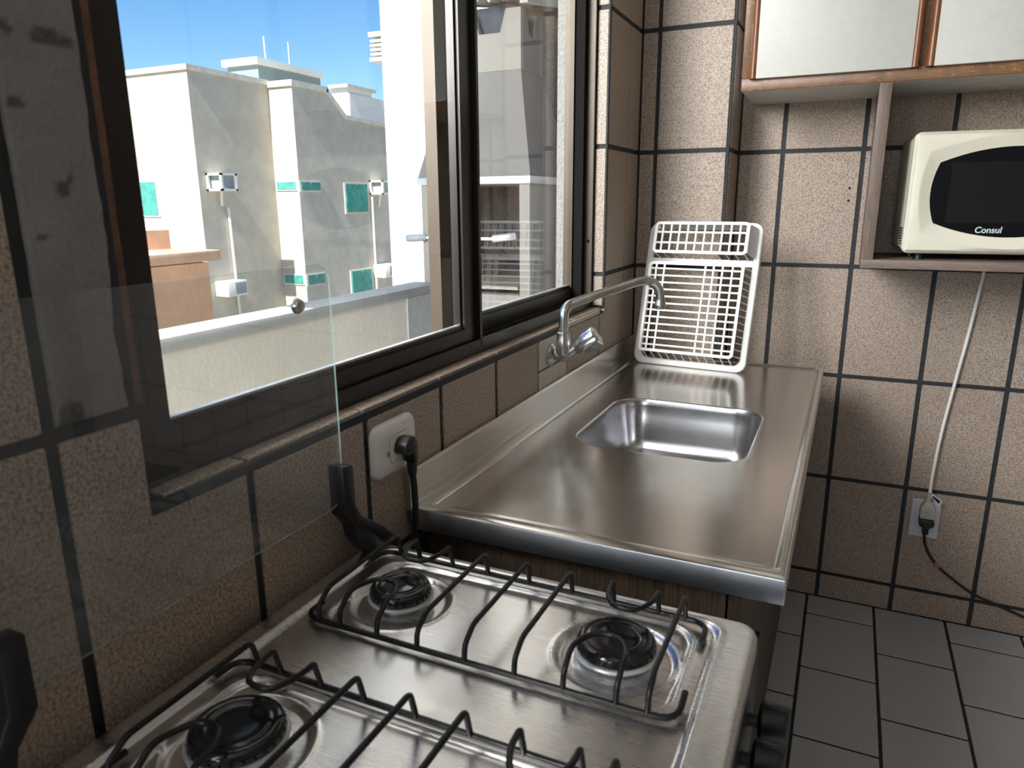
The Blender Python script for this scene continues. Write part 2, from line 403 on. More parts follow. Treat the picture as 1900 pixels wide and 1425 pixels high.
# cream pieces around the tap, then speckled again
tile(-.009, 0, .502, .660, .831, .892, TILE_CREAM, wall_left)
tile(-.009, 0, .502, .575, .686, .828, TILE_CREAM, wall_left)
tile(-.009, 0, .577, .660, .686, .828, TILE_CREAM, wall_left)
tile(-.009, 0, .664, .885, .686, .892, TILE, wall_left)
def ltile(poly):
    o = prism('tile', poly, 'x', -.009, 0, TILE, wall_left, .0012); return o
ltile([(-.4725, .6915), (-.288, .6915), (-.288, .892), (-.4015, .892), (-.4015, .9835), (-.4725, .9835)])
ltile([(.8915, .6915), (1.0905, .6915), (1.0905, .9835), (.9305, .9835), (.9305, .892), (.8915, .892)])
wt(1.090, 1.2045, .686, .989)
for (c, d) in zs[4:]:
    tile(-.009, 0, .9305, 1.0905, c + G2, d - G2, TILE, wall_left); tile(-.009, 0, 1.0945, 1.199, c + G2, d - G2, TILE, wall_left)
# window reveal on the right, tile faces towards the camera
for (c, d) in [(.906, .989)] + zs[4:]:
    if c > 1.95: continue
    tile(-.0285, -.0035, .9205, .934, c + G2 * .8, d - G2, TILE, wall_left)
box('corner_joint', -.0036, -.0002, .9206, .9302, .906, 1.995, GROUT, wall_left)
box('reveal_bed', -.0290, -.0034, .9245, .936, .9055, 1.998, GROUT, wall_left)
box('chipped_edge', -.0035, .0008, .9225, .9300, .997, 1.150, TERRA, wall_left, .001)
# sill tiles
sj = [-.386, -.281, -.079, .118, .319, .517, .720, .919]
for a, b in zip(sj[:-1], sj[1:]):
    tile(-.060, -.006, a + .0025, b - .0025, .896, .9055, TILE, wall_left)
box('sill_joint', -.0068, -.0008, -.398, .630, .8885, .9025, GROUT, wall_left, .0015)
box('sill_mortar', -.0075, -.002, .640, .900, .893, .903, TILE_CREAM, wall_left, .001)
# bare cement strip left of the window, with brown stains of its own
def cement_patch():
    ny, nz_ = 26, 260; y0, y1, z0, z1 = -.473, -.4065, .995, 1.995
    V = []; F = []; C = []
    blobs = [(-.428, 1.284, .020, .007), (-.463, 1.284, .007, .005), (-.4625, 1.235, .008, .005), (-.437, 1.176, .006, .0075), (-.431, 1.184, .003, .0035), (-.460, 1.141, .005, .003), (-.460, 1.004, .016, .010)]
    for j in range(nz_ + 1):
        z = z0 + (z1 - z0) * j / nz_
        e = .0022 * noise.noise(Vector((0, 3, z * 40))) + .0045 * noise.noise(Vector((0, 9, z * 9)))
        for i in range(ny + 1):
            y = y0 + (y1 + e - y0) * i / ny
            h = .0016 * noise.noise(Vector((y * 60, 1, z * 60))) + .0008 * noise.noise(Vector((y * 200, 5, z * 200)))
            edge = min(i, ny - i, j, nz_ - j)
            V.append((-.0004 + .55 * h - (.004 if edge == 0 else 0), y, z))
            s = 0
            for by, bz, ry, rz in blobs:
                d = ((y - by) / ry) ** 2 + ((z - bz) / rz) ** 2 + .8 * noise.noise(Vector((y * 120, 2, z * 120)))
                s = max(s, 1 - d)
            s = max(0, min(1, s * 2.0)); n = .5 + .5 * noise.noise(Vector((y * 25, 0, z * 25)))
            a = (.19 + .06 * n, .18 + .057 * n, .175 + .055 * n); d_ = (.07, .058, .052)
            C.append(tuple(a[k] * (1 - s) + d_[k] * s for k in range(3)) + (1,))
    for j in range(nz_):
        for i in range(ny):
            a = j * (ny + 1) + i; F.append((a, a + 1, a + ny + 2, a + ny + 1))
    m, t, b = newmat('bare_cement'); at = N(t, 'ShaderNodeVertexColor', layer_name='stain')
    f = nz(t, pos(t), 220, 3); t.links.new(mixc(t, .12, at.outputs[0], ramp(t, f, [(.3, (.10, .09, .08)), (.7, (.45, .42, .39))]), 'MIX'), b.inputs['Base Color'])
    b.inputs['Roughness'].default_value = .95; bump(t, b, f, .4, .001)
    o = mesh_obj('bare_cement', V, F, m, wall_left, True)
    ca = o.data.color_attributes.new('stain', 'FLOAT_COLOR', 'POINT')
    for i, c in enumerate(C): ca.data[i].color = c
    o['label'] = 'bare grey cement strip where tiles are missing'
cement_patch()
# terracotta strip between the cement and the window frame
def rough_strip(name, y0, y1, z0, z1, xx, m):
    n = 70; V = []; F = []
    for j in range(n + 1):
        z = z0 + (z1 - z0) * j / n
        a = y0 + .004 * noise.noise(Vector((1, 1, z * 18))) + .0015 * noise.noise(Vector((1, 4, z * 90)))
        b = y1 + .0006 * noise.noise(Vector((7, 1, z * 30)))
        V += [(xx - .02, a, z), (xx, a + .001, z), (xx - .001, b, z), (xx - .02, b, z)]
    for j in range(n):
        for k in range(3): F.append((j * 4 + k, j * 4 + k + 1, j * 4 + 4 + k + 1, j * 4 + 4 + k))
    return mesh_obj(name, V, F, m, wall_left)
rough_strip('brick_edge', -.4020, -.3905, .995, 1.325, -.006, TERRA)
rough_strip('brick_edge', -.4020, -.3905, 1.337, 1.995, -.006, TERRA)

# ------------------------------------------------------------------ window
win = empty('window_1', (-.07, .27, .9055), 'dark bronze two-pane sliding window above the sink', 'window', kind='structure')
def wb(name, *b, m=BRONZE_LIT, parent=win): return box(name, *b, m, parent, .001, 1)
boxes('frame_bottom', [(-.105, -.030, -.386, .9205, .9055, .916), (-.034, -.030, -.386, .9205, .916, .930), (-.068, -.064, -.37, .905, .916, .926), (-.105, -.101, -.37, .905, .916, .930)], BRONZE_SHADE, win)
boxes('frame_jamb', [(-.105, -.030, .909, .9205, .916, 1.99)], BRONZE_LIT, win)
boxes('track_divider', [(-.071, -.049, .889, .909, .916, 1.99)], DARKGAP, win)  # frame metal coloured matte black for the unlit channel beside the jamb
boxes('frame_jamb', [(-.105, -.030, -.386, -.372, .916, 1.99), (-.034, -.022, -.386, -.379, .916, 1.99)], BRONZE_SHADE, win)
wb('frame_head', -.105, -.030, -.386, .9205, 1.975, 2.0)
wb('gasket', -.045, -.0285, .9192, .9208, .93, 1.97, m=DARKGAP)
s1 = win
boxes('sash_stile', [(-.060, -.038, -.372, -.340, .921, 1.975), (-.054, -.044, -.340, -.335, .955, 1.96)], BRONZE_SHADE, win)
boxes('sash_stile', [(-.060, -.038, .262, .312, .921, 1.975), (-.038, -.030, .304, .312, .921, 1.975), (-.054, -.044, .257, .262, .955, 1.96)], BRONZE_SHADE, win)
boxes('sash_rail', [(-.060, -.038, -.340, .262, .921, .953), (-.056, -.042, -.340, .262, .953, .959)], BRONZE_SHADE, win)
wb('sash_rail', -.060, -.038, -.340, .262, 1.945, 1.975, m=BRONZE_SHADE)
wb('pane', -.051, -.047, -.338, .260, .955, 1.95, m=GLASS)
boxes('sash_stile', [(-.095, -.073, .247, .306, .921, 1.975)], BRONZE_LIT, win)
boxes('sash_stile', [(-.095, -.073, .884, .897, .921, 1.975)], BRONZE_LIT, win)
boxes('sash_rail', [(-.095, -.073, .306, .884, .921, .955), (-.090, -.078, .306, .884, .955, .961)], BRONZE_SHADE, win)
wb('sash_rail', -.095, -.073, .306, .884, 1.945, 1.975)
wb('pane', -.0855, -.0815, .304, .887, .957, 1.95, m=GLASS)
box('rail_highlight', -.0515, -.0445, -.338, .260, .9585, .9615, ZINC, win)  # pale strips painting the sky's bright line along the sash rails
box('rail_highlight', -.0865, -.0795, .306, .884, .9605, .9635, ZINC, win)
lathe('screw', [(.0001, 0), (.004, 0), (.003, .002), (.0001, .002)], (-.040, .909, 1.070), (0, -1, 0), DARKGAP, win, 12)
lathe('latch', [(.0001, 0), (.010, 0), (.010, .006), (.0001, .008)], (-.074, .320, 1.455), (1, 0, 0), BLACKP, win, 14)

# ------------------------------------------------------------------ sink top
ZS = .740
sink = empty('sink_counter', (.263, .596, .706), 'long brushed stainless steel sink top with one basin', 'sink')
def L(x0, x1, y0, y1, r, z): return [(x, y, z) for x, y in rr(x0, x1, y0, y1, r, 12, 24)]
X0, X1, Y0, Y1 = .0095, .5165, 0, 1.192
bx0, bx1, by0, by1 = .109, .419, .378, .727
top = [L(X0 + .004, X1 - .004, Y0 + .004, Y1 - .004, .001, .7075), L(X0, X1, Y0, Y1, .0015, .7078), L(X0, X1, Y0, Y1, .0015, ZS - .0025), L(X0 + .0008, X1 - .0008, Y0 + .0008, Y1 - .0008, .0015, ZS - .0006), L(X0 + .0025, X1 - .0025, Y0 + .0025, Y1 - .0025, .0015, ZS),
       L(.027, .5085, .020, 1.180, .010, ZS), L(.0295, .506, .0225, 1.1775, .009, ZS - .0006), L(.033, .5025, .026, 1.174, .009, ZS - .0042), L(.0355, .500, .0285, 1.1715, .009, ZS - .0052), L(.038, .4975, .031, 1.169, .009, ZS - .0054), L(.043, .4925, .036, 1.164, .009, ZS - .0048), L(.047, .4885, .040, 1.160, .009, ZS - .0048)]
def B(o, z, r=.062): return L(bx0 - o, bx1 + o, by0 - o, by1 + o, r + o, z)
top += [B(.012, ZS - .0048), B(.005, ZS - .0048), B(.0025, ZS - .0050), B(.0008, ZS - .0062)]
loft('counter_top', top, STEEL, sink, mats=[STEEL, STEELA], fm=[1, 1, 1] + [0] * (len(top) - 4))
bas = [B(.0008, ZS - .0062), B(-.001, ZS - .009)]
D = .125
for k in range(1, 15):
    a = PI / 2 * k / 14; o = .055 * (1 - math.cos(a)) + .006 * k / 14; z = ZS - .009 - (D - .045) * min(1, k / 7) * 1.0 - .045 * math.sin(max(0, (k - 4) / 10) * PI / 2)
    bas.append(B(-o - .001, z, max(.010, .062 - .0 * o)))
for o in (.08, .11, .140): bas.append(B(-o, ZS - .009 - D - .002 * o, .062 if o < .1 else .125 - (0 if o < .12 else -.025)) if False else [(bx0 + bx1) * .5 + (x - (bx0 + bx1) * .5) * (1 - (o - .06) * 5.5) if False else 0 for x in ()] or [((bx0 + bx1) / 2 + (x - (bx0 + bx1) / 2) * s, (by0 + by1) / 2 + (y - (by0 + by1) / 2) * s, ZS - .009 - D - .001) for s in [{.08: .75, .11: .45, .14: .15}[o]] for (x, y, z) in bas[15]])
loft('basin', bas, STEELB, sink, cap1=True, ang=60)
lathe('drain', [(.0001, 0), (.030, 0), (.030, .002), (.024, .003), (.020, .001), (.0001, .001)], ((bx0 + bx1) / 2, (by0 + by1) / 2, ZS - .135), (0, 0, 1), CHROME, sink, 24)
prism('backsplash', [(.0005, .734), (.0105, .734), (.0098, .790), (.0085, .7945), (.0005, .7945)], 'y', 0, 1.197, STEEL, sink)

# base cabinet under the sink
cab = empty('sink_cabinet', (.245, .6, 0), 'dark wood-grain cabinet under the steel sink top', 'cabinet')
boxes('carcass', [(.03, .448, .022, 1.185, .06, .078), (.03, .04, .022, 1.185, .078, .706), (.03, .448, 1.170, 1.185, .078, .706), (.430, .448, .022, 1.17, .66, .706)], DARKW, cab)
box('side_panel', .03, .450, .012, .022, 0, .706, DARKW, cab, .001, 1)
box('kick_board', .05, .42, .03, 1.18, 0, .06, DARKW, cab)
for k in range(3):
    a = .014 + k * .3915
    dd = box('door', .4525, .468, a, a + .386, .02, .700, DARKW, cab, .0015, 1)
    lathe('knob', [(.0001, 0), (.006, 0), (.006, .012), (.013, .016), (.013, .022), (.0001, .024)], (.468, a + .04, .62), (1, 0, 0), BLACKP, dd, 16)

# ------------------------------------------------------------------ tap
tap = empty('wall_tap', (0, .565, .855), 'chrome wall tap with long swivel spout over the sink', 'tap')
FY = .562
lathe('flange', [(.0001, 0), (.0235, 0), (.0235, .003), (.017, .008), (.011, .011), (.0001, .011)], (.0005, FY, .855), (1, 0, 0), CHROME, tap, 28)
tube('body', round_path([(.008, FY, .855), (.034, FY, .852), (.058, FY, .872)], .012), [.0105] * 0 or .0115, CHROME, tap, 16)
lathe('riser', [(.0001, 0), (.011, 0), (.0150, .006), (.0150, .034), (.0135, .038), (.0135, .048), (.0105, .050), (.0001, .050)], (.031, FY - .006, .856), (0, 0, 1), CHROME, tap, 24)
sp = round_path([(.031, FY - .006, .905), (.031, FY - .006, .957), (.060, .640, .969), (.128, .765, .992), (.150, .784, .994), (.1715, .787, .975), (.174, .787, .948)], .024, 7)
tube('spout', sp, .0100, CHROME, tap, 16)
lathe('aerator', [(.0001, 0), (.0105, 0), (.0125, .003), (.0125, .012), (.0112, .014), (.0112, .022), (.0001, .022)], (.174, .787, .930), (0, 0, 1), CHROME, tap, 24)
def knob_handle():
    ax = Vector((.062, .004, .046)).normalized(); q = ax.to_track_quat('Z', 'Y'); org = Vector((.052, FY, .866)); V = []; F = []; seg = 48
    prof = [(.008, 0), (.0095, .006), (.0125, .012), (.0165, .020), (.0185, .034), (.0190, .050), (.0180, .053), (.010, .0515), (.008, .0535), (.0001, .0535)]
    for i, (r, h) in enumerate(prof):
        fl = 0.0 if (i < 2 or i > 6) else .13
        for j in range(seg):
            a = 2 * PI * j / seg; rr_ = 1.2 * r * (1 - fl * max(0, math.cos(6 * a)) ** 3); V.append(org + q @ Vector((rr_ * math.cos(a), rr_ * math.sin(a), h * 1.12)))
    for i in range(len(prof) - 1):
        for j in range(seg): F.append((i * seg + j, i * seg + (j + 1) % seg, (i + 1) * seg + (j + 1) % seg, (i + 1) * seg + j))
    return sharp(mesh_obj('handle', V, F, CHROME, tap), 45)
knob_handle()

# ------------------------------------------------------------------ dish rack
rack = empty('dish_rack', (.185, 1.07, .745), 'white plastic dish rack leaning upright against the corner pillar', 'dish rack')
RO = Vector((.0365, 1.092, .7355)); RU = Vector((.296, -.030, .0)).normalized(); RVt = Vector((.012, .105, .372)); RV = (RVt - RU * RVt.dot(RU)).normalized(); RW = RU.cross(RV)
def K(u, v, w_): return RO + RU * u + RV * v + RW * w_
RWD, RHT = .300, .386
def kl(u0, u1, v0, v1, r, w_): return [K(u, v, w_) for u, v in rr(u0, u1, v0, v1, r, 8, 6)]
loft('rim', [kl(.0, RWD, 0, RHT, .026, -.012), kl(.0, RWD, 0, RHT, .026, .004), kl(.002, RWD - .002, .002, RHT - .002, .025, .006), kl(.013, RWD - .013, .013, RHT - .013, .020, .006), kl(.016, RWD - .016, .016, RHT - .016, .018, .004), kl(.0175, RWD - .0175, .0175, RHT - .0175, .018, -.004), kl(.0145, RWD - .0145, .0145, RHT - .0145, .018, -.006), kl(.003, RWD - .003, .003, RHT - .003, .024, -.012)], WHITEP, rack)
def bar(a, b, r=.0027, name='bar', seg=6): return tube(name, [a, b], r, WHITEP, rack, seg)
# lower tray: base grid stands proud towards the room
DL, DU = .052, .062
lu0, lu1, lv0, lv1 = .026, .276, .030, .270
def ring(name, u0, u1, v0, v1, r, w_, wd=.0075, th=.004):
    return loft(name, [kl(u0, u1, v0, v1, r, w_ - th), kl(u0, u1, v0, v1, r, w_), kl(u0 + wd, u1 - wd, v0 + wd, v1 - wd, max(.004, r - wd), w_), kl(u0 + wd, u1 - wd, v0 + wd, v1 - wd, max(.004, r - wd), w_ - th), kl(u0, u1, v0, v1, r, w_ - th)], WHITEP, rack)
ring('base_frame', lu0, lu1, lv0, lv1, .012, DL)
for k in range(1, 13):
    v = lv0 + (lv1 - lv0) * k / 13; bar(K(lu0 + .003, v, DL - .002), K(lu1 - .003, v, DL - .002))
for u in (.047, .069, .178, .199, .222, .247):
    bar(K(u, lv0 + .003, DL - .002), K(u, lv1 - .003, DL - .002), .0030)
for u in (.047, .247, .178):
    for k in (2, 5, 8, 12):
        if not (u == .178 and k in (2, 12)):
            v = lv0 + (lv1 - lv0) * k / 13; bar(K(u, v, DL - .002), K(u, v, DL + .0035), .0018, 'peg')
# upper cutlery tray
uu0, uu1, uv0, uv1 = .033, .278, .291, .374
ring('base_frame', uu0, uu1, uv0, uv1, .012, DU)
for k in (1, 2):
    v = uv0 + (uv1 - uv0) * k / 3; bar(K(uu0 + .003, v, DU - .002), K(uu1 - .003, v, DU - .002), .0030)
for k in range(1, 11):
    u = uu0 + (uu1 - uu0) * k / 11; bar(K(u, uv0 + .003, DU - .002), K(u, uv1 - .003, DU - .002), .0030)
# cross ledge between the trays and the slatted sides
prism_l = [K(.015, .272, .004), K(.285, .272, .004), K(.285, .289, .004), K(.015, .289, .004), K(.015, .272, .001), K(.285, .272, .001), K(.285, .289, .001), K(.015, .289, .001)]
mesh_obj('cross_ledge', prism_l, [(0, 1, 2, 3), (7, 6, 5, 4), (0, 4, 5, 1), (1, 5, 6, 2), (2, 6, 7, 3), (3, 7, 4, 0)], WHITEP, rack)
sl = []
for k in range(0, 14):
    v = lv0 + .008 + (lv1 - lv0 - .016) * k / 13
    bar(K(.283, v, .002), K(lu1 - .002, v, DL - .002), .0016, 'side_slat'); bar(K(.017, v, .002), K(lu0 + .002, v, DL - .002), .0016, 'side_slat')
for k in range(0, 12):
    u = lu0 + .012 + (lu1 - lu0 - .024) * k / 11
    bar(K(u, .017, .002), K(u, lv0 + .002, DL - .002), .0016, 'side_slat')
for k in range(0, 11):
    u = uu0 + .006 + (uu1 - uu0 - .012) * k / 10
    bar(K(u, .289, .003), K(u, uv0 + .002, DU - .002), .0016, 'side_slat')
def skin(name, a): return mesh_obj(name, [p for p in a], [(0, 1, 2, 3)], WHITEP, rack)
def slab(name, pts, th):
    n = (pts[1] - pts[0]).cross(pts[3] - pts[0]).normalized() * th; V = pts + [p + n for p in pts]
    return mesh_obj(name, V, [(0, 1, 2, 3), (7, 6, 5, 4), (0, 4, 5, 1), (1, 5, 6, 2), (2, 6, 7, 3), (3, 7, 4, 0)], WHITEP, rack)
slab('side_wall', [K(.2855, .294, .003), K(.2855, .372, .003), K(uu1 - .001, uv1 - .006, DU - .002), K(uu1 - .001, uv0 + .006, DU - .002)], .002)
slab('side_wall', [K(.0150, .294, .003), K(.0150, .372, .003), K(uu0 + .001, uv1 - .006, DU - .002), K(uu0 + .001, uv0 + .006, DU - .002)], .002)
slab('side_wall', [K(.030, .3725, .003), K(.272, .3725, .003), K(uu1 - .006, uv1 - .001, DU - .002), K(uu0 + .006, uv1 - .001, DU - .002)], .002)

# ------------------------------------------------------------------ outlet on the window wall with the stove's plug
op = empty('wall_outlet', (.001, -.028, .842), 'white rounded wall outlet plate beside the stove with black plug', 'outlet')
def pl(y0, y1, z0, z1, r, x): return [(x, y, z) for y, z in rr(y0, y1, z0, z1, r, 8, 4)]
pa = (-.078, .0225, .804, .880)
loft('plate', [pl(*pa, .016, .0008), pl(*pa, .016, .005), pl(pa[0] + .003, pa[1] - .003, pa[2] + .003, pa[3] - .003, .015, .009), pl(pa[0] + .010, pa[1] - .010, pa[2] + .010, pa[3] - .010, .012, .0115), pl(pa[0] + .022, pa[1] - .022, pa[2] + .018, pa[3] - .018, .008, .0125)], PLATEW, op, cap0=True, cap1=True, ang=50)
loft('insert_gap', [pl(-.0485, -.0075, .8235, .8615, .002, .0115), pl(-.0485, -.0075, .8235, .8615, .002, .0128)], GREYP, op, cap1=True)
loft('socket_insert', [pl(-.0475, -.0085, .8245, .8605, .002, .0118), pl(-.0475, -.0085, .8245, .8605, .002, .0134), pl(-.0468, -.0092, .8252, .8598, .002, .0138)], PLATEW, op, cap1=True)
for (sy, sz) in ((-.0535, .8385), (-.0015, .8395)):
    lathe('screw', [(.0001, 0), (.0036, 0), (.0036, .0012), (.0001, .0014)], (.0122, sy, sz), (1, 0, 0), ALU, op, 14)
plug = empty('stove_plug_cord', (.02, -.025, .842), 'black angled plug with cord hanging behind the stove', 'plug')
prism('plug_head', [(-.043, .838), (-.040, .850), (-.030, .858), (-.018, .857), (-.011, .848), (-.010, .832), (-.012, .818), (-.021, .818), (-.024, .834), (-.034, .833)], 'x', .0140, .034, BLACKP, plug, .003)
lathe('strain_relief', [(.0001, 0), (.0078, 0), (.0070, .004), (.0078, .006), (.0066, .010), (.0072, .012), (.0058, .020), (.0001, .020)], (.0255, -.0163, .819), (0, .02, -1), BLACKP, plug, 16)
tube('cord', smooth_path([(.0255, -.0160, .805), (.0270, -.0150, .77), (.028, -.018, .73), (.026, -.03, .66), (.025, -.05, .58)], 6), .0048, BLACKP, plug, 10)

# ------------------------------------------------------------------ stove
ZT = .7375
SX0, SX1, SY0, SY1 = .016, .499, -.590, -.099
stove = empty('gas_stove', (.255, -.345, 0), 'stainless four-burner gas stove with raised glass lid', 'stove')
BURN = [(.127, -.205, .034), (.375, -.203, .039), (.127, -.447, .039), (.375, -.447, .034)]
def sdrr(x, y, x0, x1, y0, y1, r):
    qx = abs(x - (x0 + x1) / 2) - (x1 - x0) / 2 + r; qy = abs(y - (y0 + y1) / 2) - (y1 - y0) / 2 + r
    return math.hypot(max(qx, 0), max(qy, 0)) + min(max(qx, qy), 0) - r
def ss(a, b, t):
    t = max(0, min(1, (t - a) / (b - a))); return t * t * (3 - 2 * t)
def cooktop():
    mar = .034; st = .0022
    nx = int((SX1 - SX0 + 2 * mar) / st); ny = int((SY1 - SY0 + 2 * mar) / st); V = []; F = []
    r = .022
    for j in range(ny + 1):
        for i in range(nx + 1):
            x = SX0 - mar + (SX1 - SX0 + 2 * mar) * i / nx; y = SY0 - mar + (SY1 - SY0 + 2 * mar) * j / ny
            d = sdrr(x, y, SX0, SX1, SY0, SY1, r); z = ZT
            if d > 0:
                e = 1e-4; gx = (sdrr(x + e, y, SX0, SX1, SY0, SY1, r) - d) / e; gy = (sdrr(x, y + e, SX0, SX1, SY0, SY1, r) - d) / e
                g = math.hypot(gx, gy) or 1; px, py = x - d * gx / g, y - d * gy / g
                V.append((px, py, ZT - .008 - min(d, .022))); continue
            rb = .008
            if d > -rb: z -= rb - math.sqrt(max(0, rb * rb - (d + rb) ** 2))
            # outer pressed bead and drop
            d1 = sdrr(x, y, .046, .462, -.560, -.117, .022)
            z += -.0035 * ss(.003, -.004, d1) + .0020 * math.exp(-((d1 - .004) / .0028) ** 2)
            for (cy0, cy1) in ((-.277, -.131), (-.519, -.373)):
                d2 = sdrr(x, y, .070, .440, cy0, cy1, .030)
                z += -.0030 * ss(.003, -.004, d2) + .0013 * math.exp(-((d2 - .003) / .0025) ** 2)
            for bx, by, br in BURN:
                q = math.hypot(x - bx, y - by); R0 = br + .020
                z += -.0045 * ss(R0 + .003, R0 - .005, q) + .0012 * math.exp(-((q - R0 - .003) / .0022) ** 2) + .003 * ss(br + .004, br - .006, q)
            V.append((x, y, z))
    for j in range(ny):
        for i in range(nx):
            a = j * (nx + 1) + i; F.append((a, a + 1, a + nx + 2, a + nx + 1))
    return mesh_obj('cooktop', V, F, STEELS, stove, True)
cooktop()
box('body', SX0 + .004, .470, SY0 + .004, SY1 - .004, .03, ZT - .022, plain('stove_side_enamel', (.03, .03, .032), .3), stove, .003)
box('control_panel', .470, .500, SY0 + .003, SY1 - .003, .600, ZT - .020, plain('dark_control_panel', (.028, .032, .036), .25), stove, .004)
box('oven_door', .470, .497, SY0 + .004, SY1 - .004, .10, .592, plain('dark_oven_door', (.02, .02, .022), .2), stove, .004)
tube('oven_handle', round_path([(.497, -.55, .56), (.525, -.55, .56), (.525, -.14, .56), (.497, -.14, .56)], .01), .008, CHROME, stove)
for ky in (-.146, -.203, -.26, -.318, -.375, -.432):
    kb = lathe('knob', [(.0001, 0), (.0065, 0), (.0065, .008), (.0165, .0095), (.0205, .013), (.0195, .033), (.0175, .036), (.0001, .036)], (.4995, ky, .657), (1, 0, .05), BLACKP, stove, 28)
    box('knob_grip', .512, .5375, ky - .0035, ky + .0035, .636, .680, BLACKP, kb, .0012)
for fx_, fy_ in ((.05, -.56), (.45, -.56), (.05, -.13), (.45, -.13)):
    lathe('foot', [(.0001, 0), (.016, 0), (.016, .03), (.0001, .031)], (fx_, fy_, 0), (0, 0, 1), BLACKP, stove, 14)
for bx, by, br in BURN:
    b = empty('burner', (0, 0, 0), None, None); b.parent = stove; b.matrix_parent_inverse = Matrix.Translation(-stove.location)
    z0 = ZT - .0105
    s = br / .036
    def q(name, prof, m, z, sg=40): 
        o = lathe(name, [(r * s, h) for r, h in prof], (bx, by, z), (0, 0, 1), m, None, sg); o.parent = b; return o
    q('burner_cup', [(.0001, 0), (.027, 0), (.026, .008), (.030, .0095), (.0001, .0095)], ALU, z0)
    q('burner_ring', [(.0001, 0), (.0355, 0), (.0385, .0012), (.0390, .0028), (.0380, .0042), (.0365, .0045), (.0001, .0045)], RINGW, z0 + .0095)
    q('burner_cap', [(.0001, 0), (.0355, 0), (.0362, .0015), (.0355, .0080), (.0335, .0108), (.0305, .0118), (.0285, .0118), (.0272, .0113), (.0260, .0114), (.0248, .0121), (.0232, .0122), (.0220, .0117), (.0208, .0112), (.0170, .0114), (.010, .0117), (.005, .0118), (.0001, .0118)], ENAMEL, z0 + .0140)
    Vp = []; Fp = []
    for k in range(28):
        a = 2 * PI * k / 28; c_, s_ = math.cos(a), math.sin(a); rr0 = .0360 * s
        o = len(Vp)
        for dr in (-.002, .0002):
            for (dt, dz) in ((-.0011, -.0016), (.0011, -.0016), (.0011, .0016), (-.0011, .0016)):
                Vp.append((bx + c_ * (rr0 + dr) - s_ * dt, by + s_ * (rr0 + dr) + c_ * dt, z0 + .0183 + dz))
        Fp += [(o, o + 1, o + 2, o + 3), (o + 7, o + 6, o + 5, o + 4)] + [(o + i, o + 4 + i, o + 4 + (i + 1) % 4, o + (i + 1) % 4) for i in range(4)]
    po = mesh_obj('flame_ports', Vp, Fp, DARKGAP); po.parent = b; po['kind'] = 'stuff'
# glass lid, standing up against the wall
lid = loft('glass_lid', [[(x, y, z) for y, z in rr(-.560, -.176, .822, 1.102, .022, 8, 6)] for x in (.0318, .034)], LIDGLASS, stove, True, True, 20, [LIDGLASS, LIDEDGE], [1, 1])
lid.data.polygons.foreach_set('use_smooth', [False] * len(lid.data.polygons))
for p_ in lid.data.polygons:
    p_.material_index = 0 if abs(p_.normal.x) > .5 else 1
lathe('bumper', [(.0001, 0), (.0085, 0), (.0085, .002), (.006, .006), (.0001, .007)], (.034, -.231, 1.062), (1, 0, 0), CHROME, lid, 24)
def hinge(y, s):
    P_ = [(0, .872), (.020, .868), (.021, .818), (.030, .800), (.052, .784), (.074, .768), (.102, .740), (.104, .722), (.060, .722), (.052, .738), (.036, .752), (.022, .772), (.018, .790), (0, .812)]
    prism('hinge', [(y + s * a, b) for a, b in P_], 'x', .022, .044, BLACKP, stove, .002)
hinge(-.188, 1); hinge(-.545, -1)
# wire pan supports
GX = [.077, .104, .150, .197, .250, .302, .350, .399, .427]
GB, GF, GZ, GT = -.126, -.284, ZT + .0025, ZT + .0315
def make_grate(label):
    g = empty('pan_support', (.255, -.205, ZT), label, 'pan support', 'wire pan supports on the stove')
    rd = .0030
    tube('back_rail', round_path([(.050, GB - .030, GZ), (.052, GB, GZ + .001), (.450, GB, GZ + .001), (.450, GB - .034, GZ)], .02), rd, WIRE, g)
    tube('front_rail', round_path([(.0760, GF + .006, GZ + .020), (.058, GF, GZ + .004), (.072, GF, GZ), (.440, GF, GZ), (.452, GF + .012, GZ + .002), (.452, GF + .034, GZ + .006)], .012) if False else round_path([(.058, GF + .03, GZ), (.058, GF, GZ), (.452, GF, GZ), (.452, GF + .034, GZ + .006)], .022), rd, WIRE, g)
    for i in (0, 3, 4, 5, 8):
        x = GX[i]; tube('wire_bar', round_path([(x, GF, GZ), (x, GF + .002, GT - .012), (x, GF + .020, GT), (x, GB - .008, GT + .001), (x, GB, GZ)], .006), rd * .92, WIRE, g)
    for (i, j) in ((1, 2), (6, 7)):
        a, b = GX[i], GX[j]; m_ = (a + b) / 2
        tube('wire_loop', smooth_path(round_path([(a, GF, GZ), (a, GF + .002, GT - .012), (a, GF + .020, GT)], .006) + [Vector((a + .002, GF + .036, GT)), Vector((m_ - .010, GF + .054, GT)), Vector((m_ + .010, GF + .054, GT)), Vector((b - .002, GF + .036, GT))] + round_path([(b, GF + .020, GT), (b, GF + .002, GT - .012), (b, GF, GZ)], .006), 3), rd * .92, WIRE, g)
        tube('wire_loop', smooth_path(round_path([(a, GB, GZ), (a, GB - .008, GT), (a, GB - .014, GT)], .004) + [Vector((a + .002, GB - .030, GT)), Vector((m_ - .012, GB - .050, GT)), Vector((m_ + .012, GB - .050, GT)), Vector((b - .002, GB - .030, GT))] + round_path([(b, GB - .014, GT), (b, GB - .008, GT), (b, GB, GZ)], .004), 3), rd * .92, WIRE, g)
    return g
g1 = make_grate('black wire pan support over the two burners beside the sink top')
g2 = copy_tree(g1, (0, -.243, 0)); g2['label'] = 'black wire pan support over the two nearest burners, cut by the frame'

